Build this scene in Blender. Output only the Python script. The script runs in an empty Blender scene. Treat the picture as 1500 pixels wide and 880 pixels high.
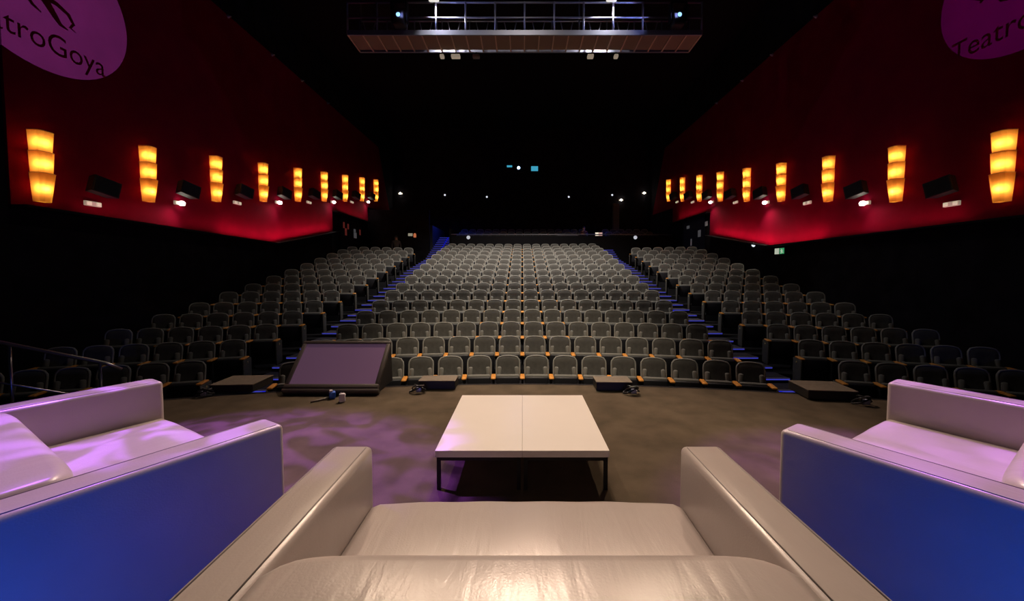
import bpy, bmesh, math, random
from mathutils import Vector, Matrix
random.seed(7)
PI = math.pi
scene = bpy.context.scene
COL = scene.collection

# ------------------------------------------------------------------ camera
FPX, PITCH, EYE = 560.0, math.radians(2.5), 1.5
cam_data = bpy.data.cameras.new('camera')
cam_data.sensor_fit = 'HORIZONTAL'
cam_data.sensor_width = 36.0
cam_data.lens = FPX / 1500.0 * 36.0
cam_data.shift_x = -15.0 / 1500.0
cam_data.shift_y = -(440.0 - (400.0 + FPX * math.tan(PITCH))) / 1500.0
cam_data.clip_start = 0.05
cam = bpy.data.objects.new('camera', cam_data)
COL.objects.link(cam)
cam.location = (0, 0, EYE)
cam.rotation_euler = (PI / 2 - PITCH, 0, 0)
scene.camera = cam

# ------------------------------------------------------------------ world, exposure
w = bpy.data.worlds.new('hall_dark')
scene.world = w
w.use_nodes = True
w.node_tree.nodes['Background'].inputs[0].default_value = (0.35, 0.35, 0.6, 1)
w.node_tree.nodes['Background'].inputs[1].default_value = 0.004
vs = scene.view_settings
vs.view_transform = 'Standard'
vs.look = 'None'
vs.exposure = 0.0
vs.gamma = 1.0
vs.use_curve_mapping = False
scene.cycles.use_denoising = True
scene.cycles.sample_clamp_indirect = 3.0
scene.cycles.max_bounces = 6

# ------------------------------------------------------------------ lights
def aim(o, target):
    d = Vector(target) - o.location
    o.rotation_euler = d.to_track_quat('-Z', 'Y').to_euler()

def spot(name, loc, target, watts, color, size_deg, blend=0.3, radius=0.06):
    l = bpy.data.lights.new(name, 'SPOT')
    l.energy = watts; l.color = color
    l.spot_size = math.radians(size_deg); l.spot_blend = blend
    l.shadow_soft_size = radius
    o = bpy.data.objects.new(name, l); COL.objects.link(o)
    o.location = loc; aim(o, target)
    return o

def area(name, loc, target, watts, color, sx, sy, spread=180):
    l = bpy.data.lights.new(name, 'AREA')
    l.shape = 'RECTANGLE'; l.size = sx; l.size_y = sy
    l.energy = watts; l.color = color; l.spread = math.radians(spread)
    o = bpy.data.objects.new(name, l); COL.objects.link(o)
    o.location = loc; aim(o, target)
    return o

def gobo(o, scale, lo, hi, base, seed=0.0, c1=None, c2=None):
    """light pattern cut by a gobo wheel inside the moving head"""
    l = o.data; l.use_nodes = True
    nt = l.node_tree; n = nt.nodes; em = n['Emission']
    tc = n.new('ShaderNodeTexCoord'); mp = n.new('ShaderNodeMapping')
    mp.inputs['Location'].default_value = (seed, seed * .37, seed * .7)
    mp.inputs['Scale'].default_value = (scale, scale, scale)
    nz = n.new('ShaderNodeTexNoise'); nz.inputs['Scale'].default_value = 1.0
    nz.inputs['Detail'].default_value = 0.6; nz.inputs['Distortion'].default_value = 2.6
    rp = n.new('ShaderNodeValToRGB')
    rp.color_ramp.elements[0].position = lo; rp.color_ramp.elements[1].position = hi
    b = base
    rp.color_ramp.elements[0].color = (b, b, b, 1)
    rp.color_ramp.elements[1].color = (1, 1, 1, 1)
    nt.links.new(tc.outputs['Normal'], mp.inputs[0])
    nt.links.new(mp.outputs[0], nz.inputs['Vector'])
    nt.links.new(nz.outputs['Fac'], rp.inputs[0])
    nt.links.new(rp.outputs[0], em.inputs['Color'])

WARM = (1.0, 0.73, 0.52)
# front-of-house profiles above the catwalk rail, thrown onto the stage
for x, t, p in ((-3.4, -0.4, 1450), (-1.1, 0.0, 900), (0.7, 0.15, 1300), (3.9, 0.6, 1450)):
    spot('stage_profile_light', (x, 10.45, 9.6), (t, 2.3, 0.2), p, WARM, 34, 0.6, 0.09)
spot('stage_wash_light', (0.0, 10.45, 9.7), (0.0, 3.6, 0), 1900, (1, .70, .54), 68, 0.9, 0.15)
# purple moving heads over the stage
pl = spot('purple_moving_head', (-4.6, 4.2, 6.4), (-2.40, 2.5, 0.3), 4500, (0.42, 0.11, 1.0), 31, 0.4, 0.01)
gobo(pl, 13, .42, .60, .28, 3.1)
pr = spot('purple_moving_head', (4.6, 4.2, 6.4), (2.7, 2.2, 0.3), 2700, (0.55, 0.16, 1.0), 28, 0.5, 0.01)
gobo(pr, 9, .40, .66, .45, 9.4)
# low blue floor cans behind the sofas
area('blue_floor_can', (-1.25, -0.55, 0.25), (-1.85, 1.2, 0.32), 5.5, (0.0, 0.11, 1.0), .22, .22, 80)
area('blue_floor_can', (1.30, -0.55, 0.25), (1.95, 1.2, 0.32), 5.2, (0.0, 0.11, 1.0), .22, .22, 80)
# house downlights over the seating
spot('house_light', (0.0, 12.9, 11.2), (0.0, 16.0, 1.5), 7800, (1.0, .90, .78), 90, 1.0, 0.2)
spot('house_light', (0.0, 3.6, 8.2), (0.0, 8.3, -0.2), 2300, (1.0, .84, .62), 48, 0.9, 0.2)

spot('house_light', (0.0, 7.4, 10.4), (0.0, 9.0, 0.0), 240, (1.0, .88, .74), 125, 0.8, 0.2)

# ------------------------------------------------------------------ materials
def mat(name, color, rough=0.6, metal=0.0, spec=0.5, emit=None, emit_s=0.0, var=0.0, vscale=6.0, bump=0.0, bscale=80.0, coords='Object', stretch=(1, 1, 1)):
    m = bpy.data.materials.new(name); m.use_nodes = True
    nt = m.node_tree; p = nt.nodes['Principled BSDF']
    p.inputs['Base Color'].default_value = (*color, 1)
    p.inputs['Roughness'].default_value = rough
    p.inputs['Metallic'].default_value = metal
    p.inputs['Specular IOR Level'].default_value = spec
    if emit:
        p.inputs['Emission Color'].default_value = (*emit, 1)
        p.inputs['Emission Strength'].default_value = emit_s
    if var or bump:
        tc = nt.nodes.new('ShaderNodeTexCoord'); mp = nt.nodes.new('ShaderNodeMapping')
        mp.inputs['Scale'].default_value = stretch
        nt.links.new(tc.outputs[coords], mp.inputs[0])
    if var:
        nz = nt.nodes.new('ShaderNodeTexNoise'); nz.inputs['Scale'].default_value = vscale; nz.inputs['Detail'].default_value = 4
        rp = nt.nodes.new('ShaderNodeValToRGB')
        rp.color_ramp.elements[0].position = .3; rp.color_ramp.elements[1].position = .7
        rp.color_ramp.elements[0].color = (*[c * (1 - var) for c in color], 1)
        rp.color_ramp.elements[1].color = (*[min(1, c * (1 + var)) for c in color], 1)
        nt.links.new(mp.outputs[0], nz.inputs['Vector']); nt.links.new(nz.outputs['Fac'], rp.inputs[0])
        nt.links.new(rp.outputs[0], p.inputs['Base Color'])
    if bump:
        nb = nt.nodes.new('ShaderNodeTexNoise'); nb.inputs['Scale'].default_value = bscale; nb.inputs['Detail'].default_value = 3
        bp = nt.nodes.new('ShaderNodeBump'); bp.inputs['Strength'].default_value = bump; bp.inputs['Distance'].default_value = .01
        nt.links.new(mp.outputs[0], nb.inputs['Vector']); nt.links.new(nb.outputs['Fac'], bp.inputs['Height'])
        nt.links.new(bp.outputs[0], p.inputs['Normal'])
    return m

def emission(name, color, s):
    m = bpy.data.materials.new(name); m.use_nodes = True
    nt = m.node_tree; nt.nodes.remove(nt.nodes['Principled BSDF'])
    e = nt.nodes.new('ShaderNodeEmission'); e.inputs[0].default_value = (*color, 1); e.inputs[1].default_value = s
    nt.links.new(e.outputs[0], nt.nodes['Material Output'].inputs[0])
    return m

def leather():
    m = bpy.data.materials.new('white_leather'); m.use_nodes = True
    nt = m.node_tree; N = nt.nodes; L = nt.links; p = N['Principled BSDF']
    p.inputs['Base Color'].default_value = (.46, .42, .40, 1)
    p.inputs['Roughness'].default_value = .29
    tc = N.new('ShaderNodeTexCoord')
    nz = N.new('ShaderNodeTexNoise'); nz.inputs['Scale'].default_value = 7; nz.inputs['Detail'].default_value = 5
    rp = N.new('ShaderNodeValToRGB')
    rp.color_ramp.elements[0].color = (.435, .38, .365, 1); rp.color_ramp.elements[1].color = (.505, .45, .432, 1)
    L.new(tc.outputs['Object'], nz.inputs['Vector']); L.new(nz.outputs['Fac'], rp.inputs[0]); L.new(rp.outputs[0], p.inputs['Base Color'])
    # fine grain + broad creases running front to back
    vo = N.new('ShaderNodeTexVoronoi'); vo.inputs['Scale'].default_value = 95; vo.feature = 'DISTANCE_TO_EDGE'
    mp = N.new('ShaderNodeMapping'); mp.inputs['Scale'].default_value = (15, 3.0, 4)
    n2 = N.new('ShaderNodeTexNoise'); n2.inputs['Scale'].default_value = 1; n2.inputs['Detail'].default_value = 3; n2.inputs['Distortion'].default_value = .8
    L.new(tc.outputs['Object'], vo.inputs['Vector']); L.new(tc.outputs['Object'], mp.inputs[0]); L.new(mp.outputs[0], n2.inputs['Vector'])
    b1 = N.new('ShaderNodeBump'); b1.inputs['Strength'].default_value = .14; b1.inputs['Distance'].default_value = .0025
    b2 = N.new('ShaderNodeBump'); b2.inputs['Strength'].default_value = .24; b2.inputs['Distance'].default_value = .012
    L.new(vo.outputs['Distance'], b1.inputs['Height']); L.new(n2.outputs['Fac'], b2.inputs['Height'])
    L.new(b1.outputs[0], b2.inputs['Normal']); L.new(b2.outputs[0], p.inputs['Normal'])
    return m

def shade_glass():
    m = bpy.data.materials.new('amber_glass'); m.use_nodes = True
    nt = m.node_tree; N = nt.nodes; L = nt.links
    N.remove(N['Principled BSDF'])
    t = N.new('ShaderNodeBsdfTranslucent'); t.inputs[0].default_value = (1.0, .47, .10, 1)
    d = N.new('ShaderNodeBsdfDiffuse'); d.inputs[0].default_value = (.55, .25, .06, 1)
    mx = N.new('ShaderNodeMixShader'); mx.inputs[0].default_value = .25
    L.new(t.outputs[0], mx.inputs[1]); L.new(d.outputs[0], mx.inputs[2])
    L.new(mx.outputs[0], N['Material Output'].inputs[0])
    return m

M = {}
M['carpet'] = mat('stage_carpet', (.105, .082, .056), .95, spec=.1, var=.22, vscale=3.5, bump=.5, bscale=260)
M['black'] = mat('black_paint', (.012, .011, .014), .85, spec=.15)
M['black_fabric'] = mat('black_wall_fabric', (.016, .014, .018), .95, spec=.05, var=.3, vscale=2.5)
M['tier'] = mat('dark_tier_carpet', (.02, .02, .024), .95, spec=.05, var=.2)
M['tread'] = mat('tread_carpet', (.05, .045, .06), .9, spec=.1, var=.2)
M['red'] = mat('red_wall_fabric', (.22, .0022, .020), .9, spec=.05, var=.10, vscale=1.6, bump=.15, bscale=120)
M['ceil'] = mat('black_ceiling', (.008, .008, .010), .9, spec=.1)
M['leather'] = leather()
M['seam'] = mat('leather_seam', (.30, .27, .26), .5)
M['chrome'] = mat('brushed_chrome', (.55, .55, .56), .25, 1.0)
M['lacquer'] = mat('white_lacquer', (.90, .86, .82), .28, spec=.5, var=.02, vscale=2)
M['black_metal'] = mat('black_metal', (.02, .02, .024), .4, .6)
M['fabric'] = mat('grey_seat_fabric', (.100, .095, .089), .9, spec=.15, var=.12, vscale=18, bump=.25, bscale=300)
M['rim'] = mat('lit_seat_piping', (.31, .305, .285), .75, spec=.3)  # paler than the seat fabric: light caught on the rim, put into the colour
M['shell'] = mat('seat_shell_plastic', (.018, .018, .024), .55)
M['wood'] = mat('beech_armrest', (.80, .33, .06), .45, var=.2, vscale=9, stretch=(8, 1, 8))
M['panel'] = mat('grey_end_panel', (.07, .068, .062), .9, var=.15, vscale=30)
M['brass'] = mat('brass_disc', (.62, .50, .22), .35, .6)
M['pale'] = mat('pale_number_disc', (.75, .70, .60), .5)
M['led'] = emission('blue_led', (.09, .10, .85), 0.42)
M['led_hot'] = emission('blue_led_bright', (.005, .01, 1.0), .5)
M['glass_amber'] = shade_glass()
M['speaker'] = mat('speaker_black', (.012, .012, .013), .6, bump=.3, bscale=200)
M['grille'] = mat('speaker_grille', (.02, .02, .021), .5, .4, bump=.6, bscale=400)
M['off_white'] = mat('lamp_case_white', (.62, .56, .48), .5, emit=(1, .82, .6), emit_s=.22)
M['lit'] = emission('emergency_lit', (1, .93, .78), 14)
M['dim_lit'] = emission('small_lit', (.85, .9, 1), .9)
M['projector'] = emission('projector_beam', (.35, .62, 1.0), 16)
M['cyan'] = emission('booth_pane', (.06, .42, .62), .8)
M['steel'] = mat('galvanised_steel', (.32, .33, .42), .45, .7)
M['deck'] = mat('brown_mesh_deck', (.36, .255, .18), .8, .1, bump=.4, bscale=300)
M['rib'] = mat('brown_steel_rib', (.75, .56, .41), .6, .1)
M['white_case'] = mat('white_lamp_case', (.85, .84, .78), .4, emit=(1, .96, .85), emit_s=.7)
M['screen'] = mat('monitor_screen', (.20, .10, .20), .42, emit=(.42, .24, .42), emit_s=.10)
M['bezel'] = mat('monitor_bezel', (.115, .10, .09), .42)
M['housing'] = mat('monitor_housing', (.03, .028, .027), .6)
M['box_top'] = mat('road_box_top', (.16, .13, .095), .75, var=.15, vscale=20)
M['box_side'] = mat('road_box_side', (.022, .02, .018), .6)
M['cable'] = mat('black_cable', (.015, .015, .018), .4)
M['cable_blue'] = mat('blue_plastic', (.02, .12, .62), .4)
M['white_plastic'] = mat('white_plastic', (.85, .80, .88), .4)
M['grey_plastic'] = mat('grey_plastic', (.25, .22, .19), .5)
M['rail'] = mat('handrail_steel', (.5, .5, .52), .3, 1.0)
M['skin'] = mat('skin', (.50, .27, .18), .55)
M['cloth_dark'] = mat('dark_clothing', (.05, .04, .04), .9)
M['cloth_brown'] = mat('brown_clothing', (.14, .065, .05), .9)
M['hair'] = mat('dark_hair', (.02, .014, .01), .7)
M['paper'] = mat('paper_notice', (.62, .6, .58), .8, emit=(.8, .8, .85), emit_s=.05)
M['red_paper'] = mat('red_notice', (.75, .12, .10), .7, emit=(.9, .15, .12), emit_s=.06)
M['exit_green'] = mat('exit_sign_green', (.05, .42, .16), .5, emit=(.10, .75, .3), emit_s=.35)
M['exit_white'] = mat('exit_sign_white', (.8, .85, .75), .5, emit=(.8, .9, .7), emit_s=.5)
M['laptop'] = emission('lit_screen_white', (1.0, .86, .70), .85)
M['door'] = mat('dark_door', (.022, .022, .026), .6)

# ------------------------------------------------------------------ geometry helpers
class G:
    def __init__(s):
        s.v = []; s.f = []; s.mi = []; s.sm = []
    def add(s, v, f, mi=0, smooth=False, X=None):
        b = len(s.v)
        s.v += [tuple(X @ Vector(p)) if X else tuple(p) for p in v]
        for q in f:
            s.f.append([b + i for i in q]); s.mi.append(mi); s.sm.append(smooth)
        return s
    def box(s, x0, x1, y0, y1, z0, z1, mi=0, X=None):
        v = [(x, y, z) for z in (z0, z1) for y in (y0, y1) for x in (x0, x1)]
        f = [(0, 2, 3, 1), (4, 5, 7, 6), (0, 1, 5, 4), (2, 6, 7, 3), (0, 4, 6, 2), (1, 3, 7, 5)]
        return s.add(v, f, mi, False, X)
    def rbox(s, x0, x1, y0, y1, z0, z1, r=.02, seg=3, mi=0, X=None, smooth=True):
        bm = bmesh.new(); bmesh.ops.create_cube(bm, size=1)
        for v in bm.verts:
            v.co = ((x0 + x1) / 2 + v.co.x * (x1 - x0), (y0 + y1) / 2 + v.co.y * (y1 - y0), (z0 + z1) / 2 + v.co.z * (z1 - z0))
        bmesh.ops.bevel(bm, geom=bm.edges[:], offset=r, segments=seg, profile=.5, affect='EDGES')
        bm.verts.index_update()
        s.add([v.co[:] for v in bm.verts], [[v.index for v in f.verts] for f in bm.faces], mi, smooth, X)
        bm.free(); return s
    def prism(s, poly, a0, a1, axis='x', mi=0, X=None):
        n = len(poly)
        def P(p, a):
            return {'x': (a, p[0], p[1]), 'y': (p[0], a, p[1]), 'z': (p[0], p[1], a)}[axis]
        v = [P(p, a0) for p in poly] + [P(p, a1) for p in poly]
        f = [list(range(n))[::-1], list(range(n, 2 * n))] + [(i, (i + 1) % n, n + (i + 1) % n, n + i) for i in range(n)]
        return s.add(v, f, mi, False, X)
    def tube(s, pts, r, n=8, mi=0, X=None, closed=False):
        pts = [Vector(p) for p in pts]; v = []; f = []
        m = len(pts); up = None
        for i, p in enumerate(pts):
            if closed: t = pts[(i + 1) % m] - pts[i - 1]
            else: t = pts[min(i + 1, m - 1)] - pts[max(i - 1, 0)]
            t.normalize()
            if up is None:
                up = Vector((0, 0, 1)) if abs(t.z) < .9 else Vector((1, 0, 0))
            a = t.cross(up); a.normalize(); b = a.cross(t); b.normalize(); up = b
            rr = r[i] if isinstance(r, (list, tuple)) else r
            for k in range(n):
                c = 2 * PI * k / n
                v.append(p + a * math.cos(c) * rr + b * math.sin(c) * rr)
        for i in range(m if closed else m - 1):
            j = (i + 1) % m
            for k in range(n):
                f.append((i * n + k, i * n + (k + 1) % n, j * n + (k + 1) % n, j * n + k))
        if not closed:
            f.append(list(range(n))); f.append(list(range((m - 1) * n, m * n))[::-1])
        return s.add(v, f, mi, True, X)
    def lathe(s, prof, n=16, mi=0, X=None):
        v = []; f = []; m = len(prof)
        for k in range(n):
            c = 2 * PI * k / n
            v += [(r * math.cos(c), r * math.sin(c), z) for r, z in prof]
        for k in range(n):
            k2 = (k + 1) % n
            for i in range(m - 1):
                f.append((k * m + i, k2 * m + i, k2 * m + i + 1, k * m + i + 1))
        return s.add(v, f, mi, True, X)
    def mesh(s, name, mats):
        me = bpy.data.meshes.new(name)
        me.from_pydata([tuple(p) for p in s.v], [], s.f)
        for m in (mats if isinstance(mats, (list, tuple)) else [mats]): me.materials.append(m)
        me.polygons.foreach_set('material_index', s.mi)
        me.polygons.foreach_set('use_smooth', s.sm)
        bm = bmesh.new(); bm.from_mesh(me); bmesh.ops.recalc_face_normals(bm, faces=bm.faces[:]); bm.to_mesh(me); bm.free()
        me.update()
        return me

def obj(name, me, parent=None, loc=(0, 0, 0), rot=(0, 0, 0)):
    o = bpy.data.objects.new(name, me); COL.objects.link(o)
    o.location = loc; o.rotation_euler = rot
    if parent: o.parent = parent
    return o
def tag(o, label, cat, group=None):
    o['label'] = label; o['category'] = cat
    if group: o['group'] = group
    return o
def thing(name, label, cat, loc=(0, 0, 0), rz=0.0, group=None):
    return tag(obj(name, None, None, loc, (0, 0, rz)), label, cat, group)
def struct(name, me, parent=None):
    o = obj(name, me, parent)
    if not parent: o['kind'] = 'structure'
    return o
def T3(loc, rz=0.0, rx=0.0, ry=0.0):
    return Matrix.Translation(loc) @ Matrix.Rotation(rz, 4, 'Z') @ Matrix.Rotation(ry, 4, 'Y') @ Matrix.Rotation(rx, 4, 'X')

# ------------------------------------------------------------------ setting: stage, tiers, aisles
NR = 16
FLOOR = [-1.01, -.81, -.63, -.43, -.235, 0.0, .20, .44, .67, .91, 1.155, 1.40, 1.63, 1.83, 2.02, 2.21]
CY, R0 = -7.5, 14.5                    # centre of the curved rows, radius of the first row
TAN17 = math.tan(math.radians(17))
WX = 9.05                              # side walls
K = WX / 8.8
def KY(y): return y * K
def KZ(z): return 1.5 + (z - 1.5) * K

edge = []
for i in range(41):
    x = -11 + 22 * i / 40
    edge.append((x, -9.37 + math.sqrt(14.5 ** 2 - x * x)))
g = G().prism(edge + [(11, -4), (-11, -4)], -1.2, 0.0, 'z')
struct('floor', g.mesh('floor', M['carpet']))
g = G()
for i in range(40):
    (x0, y0), (x1, y1) = edge[i], edge[i + 1]
    g.add([(x0, y0 + .004, -.03), (x1, y1 + .004, -.03), (x1, y1 + .004, .004), (x0, y0 + .004, .004), (x0, y0 - .04, .004), (x1, y1 - .04, .004)], [(0, 1, 2, 3), (3, 2, 5, 4)])
struct('trim_1', g.mesh('stage_nosing', M['black']))
struct('floor_hall', G().box(-11, 11, 2.0, 29, -1.35, -1.02).mesh('floor_hall', M['tier']))

def cy_at(R, x): return CY + math.sqrt(R * R - x * x)
tiers = struct('floor_seating', None)
for k in range(NR):
    R = R0 + k
    n = 20
    a = [(-4.3 + 8.6 * i / n, cy_at(R - .6, -4.3 + 8.6 * i / n)) for i in range(n + 1)]
    b = [(-4.3 + 8.6 * i / n, cy_at(R + .4, -4.3 + 8.6 * i / n)) for i in range(n + 1)]
    struct('tier', G().prism(a + b[::-1], -1.3, FLOOR[k], 'z').mesh('tier', M['tier']), tiers)
SX = 5.5                               # aisle edge of the side blocks
def side_y(k, x): return 6.63 + k - TAN17 * (abs(x) - SX)
for s in (-1, 1):
    for k in range(14):
        p = [(s * 5.43, side_y(k, 5.43) - .6), (s * WX, side_y(k, WX) - .6), (s * WX, side_y(k, WX) + .4), (s * 5.43, side_y(k, 5.43) + .4)]
        struct('tier', G().prism(p, -1.3, FLOOR[k], 'z').mesh('tier', M['tier']), tiers)
    p = [(s * 5.43, side_y(13, 5.43) + .4), (s * WX, side_y(13, WX) + .4), (s * WX, 27), (s * 5.43, 27)]
    struct('landing', G().prism(p, -1.3, 1.86, 'z').mesh('landing', M['tier']), tiers)

# aisle steps: two to a row, each with a blue strip in its nosing
me_strip = G().box(-.54, .54, -.006, .006, -.030, -.006).mesh('led_strip', M['led'])
me_nose = G().box(-.55, .55, -.004, .05, -.004, .006).mesh('nosing', mat('step_nosing', (.20, .18, .26), .5))
me_hot = G().box(-.045, .045, -.008, .004, -.075, -.012).mesh('step_light', M['led_hot'])
for s, nm in ((-1, 'floor_aisle_left'), (1, 'floor_aisle_right')):
    root = struct(nm, None)
    xc = s * 4.865
    zs = []
    for k in range(NR):
        zprev = FLOOR[k - 1] if k else -1.02
        yb = cy_at(R0 + k - .6, 4.865)
        zs += [(yb - .5, (zprev + FLOOR[k]) / 2 + .004), (yb, FLOOR[k] + .004)]
    yb += .5
    z = FLOOR[-1]
    for j in range(12):
        z += .135; zs.append((yb + j * .33, z))
    for i, (y, z) in enumerate(zs):
        y2 = zs[i + 1][0] if i + 1 < len(zs) else 27
        st = obj('step', G().box(-.56, .56, 0, y2 - y, -.6 if i else -.1, 0).mesh('step', M['tread']), root, (xc, y, z))
        obj('nosing', me_nose, st); obj('led_strip', me_strip, st)
        obj('step_light', me_hot, st, (0.0, 0, 0))

# ------------------------------------------------------------------ setting: walls, ceiling
RED = [(6.6, 2.68), (13.38, 2.55), (17.75, 3.42), (17.75, 4.39), (21.85, 4.39), (21.85, 5.24), (25.5, 5.45), (23.6, 9.16), (6.6, 9.16)]
RED_R = [(5.5, 2.50), (13.38, 2.46), (17.95, 3.28), (17.95, 4.36), (22.4, 4.40), (22.4, 5.28), (25.9, 5.40), (23.8, 9.16), (5.5, 9.16)]
RED = [(KY(y), KZ(z)) for y, z in RED]; RED_R = [(KY(y), KZ(z)) for y, z in RED_R]
struct('wall_left', G().box(-WX - .3, -WX, KY(6.6), 27.2, -1.3, 11.5).mesh('wall_left', M['black_fabric']))
struct('wall_right', G().box(WX, WX + .3, KY(5.5), 27.2, -1.3, 11.5).mesh('wall_right', M['black_fabric']))
struct('wall_stage_left', G().box(-13, -WX, KY(6.3), KY(6.6), -1.3, 11.5).mesh('wall_stage_left', M['black']))
struct('wall_stage_right', G().box(WX, 13, KY(5.2), KY(5.5), -1.3, 11.5).mesh('wall_stage_right', M['black']))
struct('wall_back', G().box(-WX - .3, WX + .3, 27, 27.3, -1.3, 11.5).mesh('wall_back', M['black_fabric']))
struct('ceiling', G().box(-13, 13, -4, 27.3, 11.5, 11.7).mesh('ceiling', M['ceil']))
struct('wall_red_left', G().prism(RED, -WX, -WX + .05, 'x').mesh('wall_red_left', M['red']))
struct('wall_red_right', G().prism(RED_R, WX - .05, WX, 'x').mesh('wall_red_right', M['red']))
# dark ledge under each red panel, deepened to carry added wall-washing lights
for s, P in ((-1, RED), (1, RED_R)):
    nm = {-1: 'trim_2', 1: 'trim_3'}[s]
    g = G()
    for (a, b), wd in (((P[0], P[1]), .34), ((P[1], P[2]), .34), ((P[3], P[4]), .24)):
        v = []
        for (y, z) in (a, b):
            v += [(s * WX, y, z - .05), (s * (WX - wd), y, z - .05), (s * (WX - wd), y, z - .004), (s * WX, y, z - .004)]
        g.add(v, [(0, 1, 2, 3), (4, 7, 6, 5), (0, 4, 5, 1), (1, 5, 6, 2), (2, 6, 7, 3), (3, 7, 4, 0)])
    struct(nm, g.mesh('ledge', M['black']))
    k = 1.0 if s < 0 else 1.25
    for (y, z, ln, p) in ((9.5, 2.68, 4.0, 4), (12.4, 2.62, 2.6, 10.5), (14.7, 2.88, 2.6, 12), (16.7, 3.28, 1.6, 5.5), (19.8, 4.45, 3.2, 4)):
        y = KY(y); z = KZ(z)
        zz = z - (.15 if s > 0 and z < 4 else 0)
        ar = area('added_wall_wash', (s * (WX - .30), y, zz + .03), (s * (WX - .02), y, zz + 1.1), p * k, (1, .16, .30), ln, .04)
        sl = .197 if 13.5 < y < 18.2 else 0.0
        zl = -Vector((s * .25, -sl, 1)).normalized(); xl = Vector((0, 1, sl)).normalized(); yl = zl.cross(xl)
        ar.rotation_euler = Matrix((xl, yl, zl)).transposed().to_euler()
# little bolts along the head of the red panels
for s in (-1, 1):
    for y in (11.7, 13.7, 15.5, 17.5):
        tag(obj('cable_hook', G().lathe([(0, .0), (.05, 0), (.05, .03), (.025, .05), (.025, .10), (0, .10)], 10).mesh('cable_hook', M['steel']), None, (s * (WX - .05), KY(y), KZ(9.12)), (0, -s * PI / 2, 0)),
            'small grey hook at the head of the red wall panel on the %s side' % ('monitor' if s < 0 else 'exit-sign'), 'hook', 'hooks along the red panel on the %s side' % ('monitor' if s < 0 else 'exit-sign'))

# ------------------------------------------------------------------ sofas
def loft(sections, mi=0):
    """sections: list of closed loops (same length) -> capped surface"""
    g = G(); n = len(sections[0]); v = []; f = []
    for sec in sections: v += sec
    for i in range(len(sections) - 1):
        for k in range(n):
            f.append((i * n + k, i * n + (k + 1) % n, (i + 1) * n + (k + 1) % n, (i + 1) * n + k))
    f.append(list(range(n))); f.append(list(range((len(sections) - 1) * n, len(sections) * n))[::-1])
    g.add(v, f, mi, True)
    return g
def round_rect(y0, y1, z0, z1, r, n=5):
    """r: radii for corners (y0,z0) (y1,z0) (y1,z1) (y0,z1)"""
    out = []
    for (cy, cz, a0, rr) in ((y0 + r[0], z0 + r[0], PI, r[0]), (y1 - r[1], z0 + r[1], 1.5 * PI, r[1]), (y1 - r[2], z1 - r[2], 0, r[2]), (y0 + r[3], z1 - r[3], .5 * PI, r[3])):
        for i in range(n + 1):
            a = a0 + .5 * PI * i / n
            out.append((cy + rr * math.cos(a), cz + rr * math.sin(a)))
    return out

SW, AW, SD, AH = .89, .185, .96, .71
def sofa_meshes():
    ms = {}
    ms['arm'] = G().rbox(-AW / 2, AW / 2, -SD, 0, .07, AH, .026, 4).mesh('arm', M['leather'])
    seam = G()
    for x in (-AW / 2 + .024, AW / 2 - .024):
        seam.tube([(x, -SD + .03, AH - .0005), (x, -.03, AH - .0005), (x, -.004, AH - .03), (x, -.0005, .12)], .0028, 6)
    ms['seam'] = seam.mesh('seam', M['seam'])
    iw = SW - AW
    secs = []
    N = 44
    for i in range(N + 1):
        u = -1 + 2 * i / N
        x = u * iw
        c = max(0.0, 1 - abs(u) ** 14)
        sh = 0.0
        p = round_rect(-SD + .004 + sh, -.745 + .075 * c, .10, AH - .001 + .016 * c, (.02, .05, .028 + .034 * c, .03), 6)
        secs.append([(x, y, z) for y, z in p])
    ms['backrest'] = loft(secs).mesh('backrest', M['leather'])
    secs = []
    for i in range(N + 1):
        u = -1 + 2 * i / N
        x = u * (iw - .002)
        c = max(0.0, 1 - abs(u) ** 4)
        sh = 0 if 0 < i < N else .02
        p = round_rect(-.74 + sh * .4, .0 - sh * .4, .265 + sh * .4, .445 - sh * .4, (.02, .04, .045, .03), 6)
        q = []
        for y, z in p:
            t = max(0.0, 1 - ((y + .36) / .40) ** 2)
            wr = .004 * math.sin(x * 23 + 3 * math.sin(y * 7)) * t
            q.append((x, y, z + ((.030 * c * (.35 + .65 * t)) + wr if z > .36 else 0)))
        secs.append(q)
    ms['seat_cushion'] = loft(secs).mesh('seat_cushion', M['leather'])
    ms['base'] = G().rbox(-iw, iw, -SD + .02, -.015, .075, .262, .015, 2).mesh('base', M['leather'])
    ms['leg'] = G().rbox(-.025, .025, -.025, .025, 0, .08, .006, 2).mesh('leg', M['chrome'])
    return ms
SM = sofa_meshes()
def sofa(loc, rz, label):
    t = thing('sofa', label, 'sofa', loc, rz, 'white leather sofas on the stage')
    for s in (-1, 1):
        a = obj('arm', SM['arm'], t, (s * (SW - AW / 2), 0, 0))
        obj('seam', SM['seam'], a)
        for y in (-.08, -SD + .08): obj('leg', SM['leg'], t, (s * (SW - AW / 2), y, 0))
    obj('backrest', SM['backrest'], t); obj('seat_cushion', SM['seat_cushion'], t); obj('base', SM['base'], t)
    return t
sofa((.02, 1.73, 0), 0, 'white leather sofa facing the audience behind the low white table')
sofa((-2.02, 2.42, 0), math.radians(-30), 'white leather sofa turned inward, bathed in purple light, beside slanted monitor')
sofa((2.06, 2.38, 0), math.radians(32), 'white leather sofa turned inward with pinkish seat, far from the slanted monitor')

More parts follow.
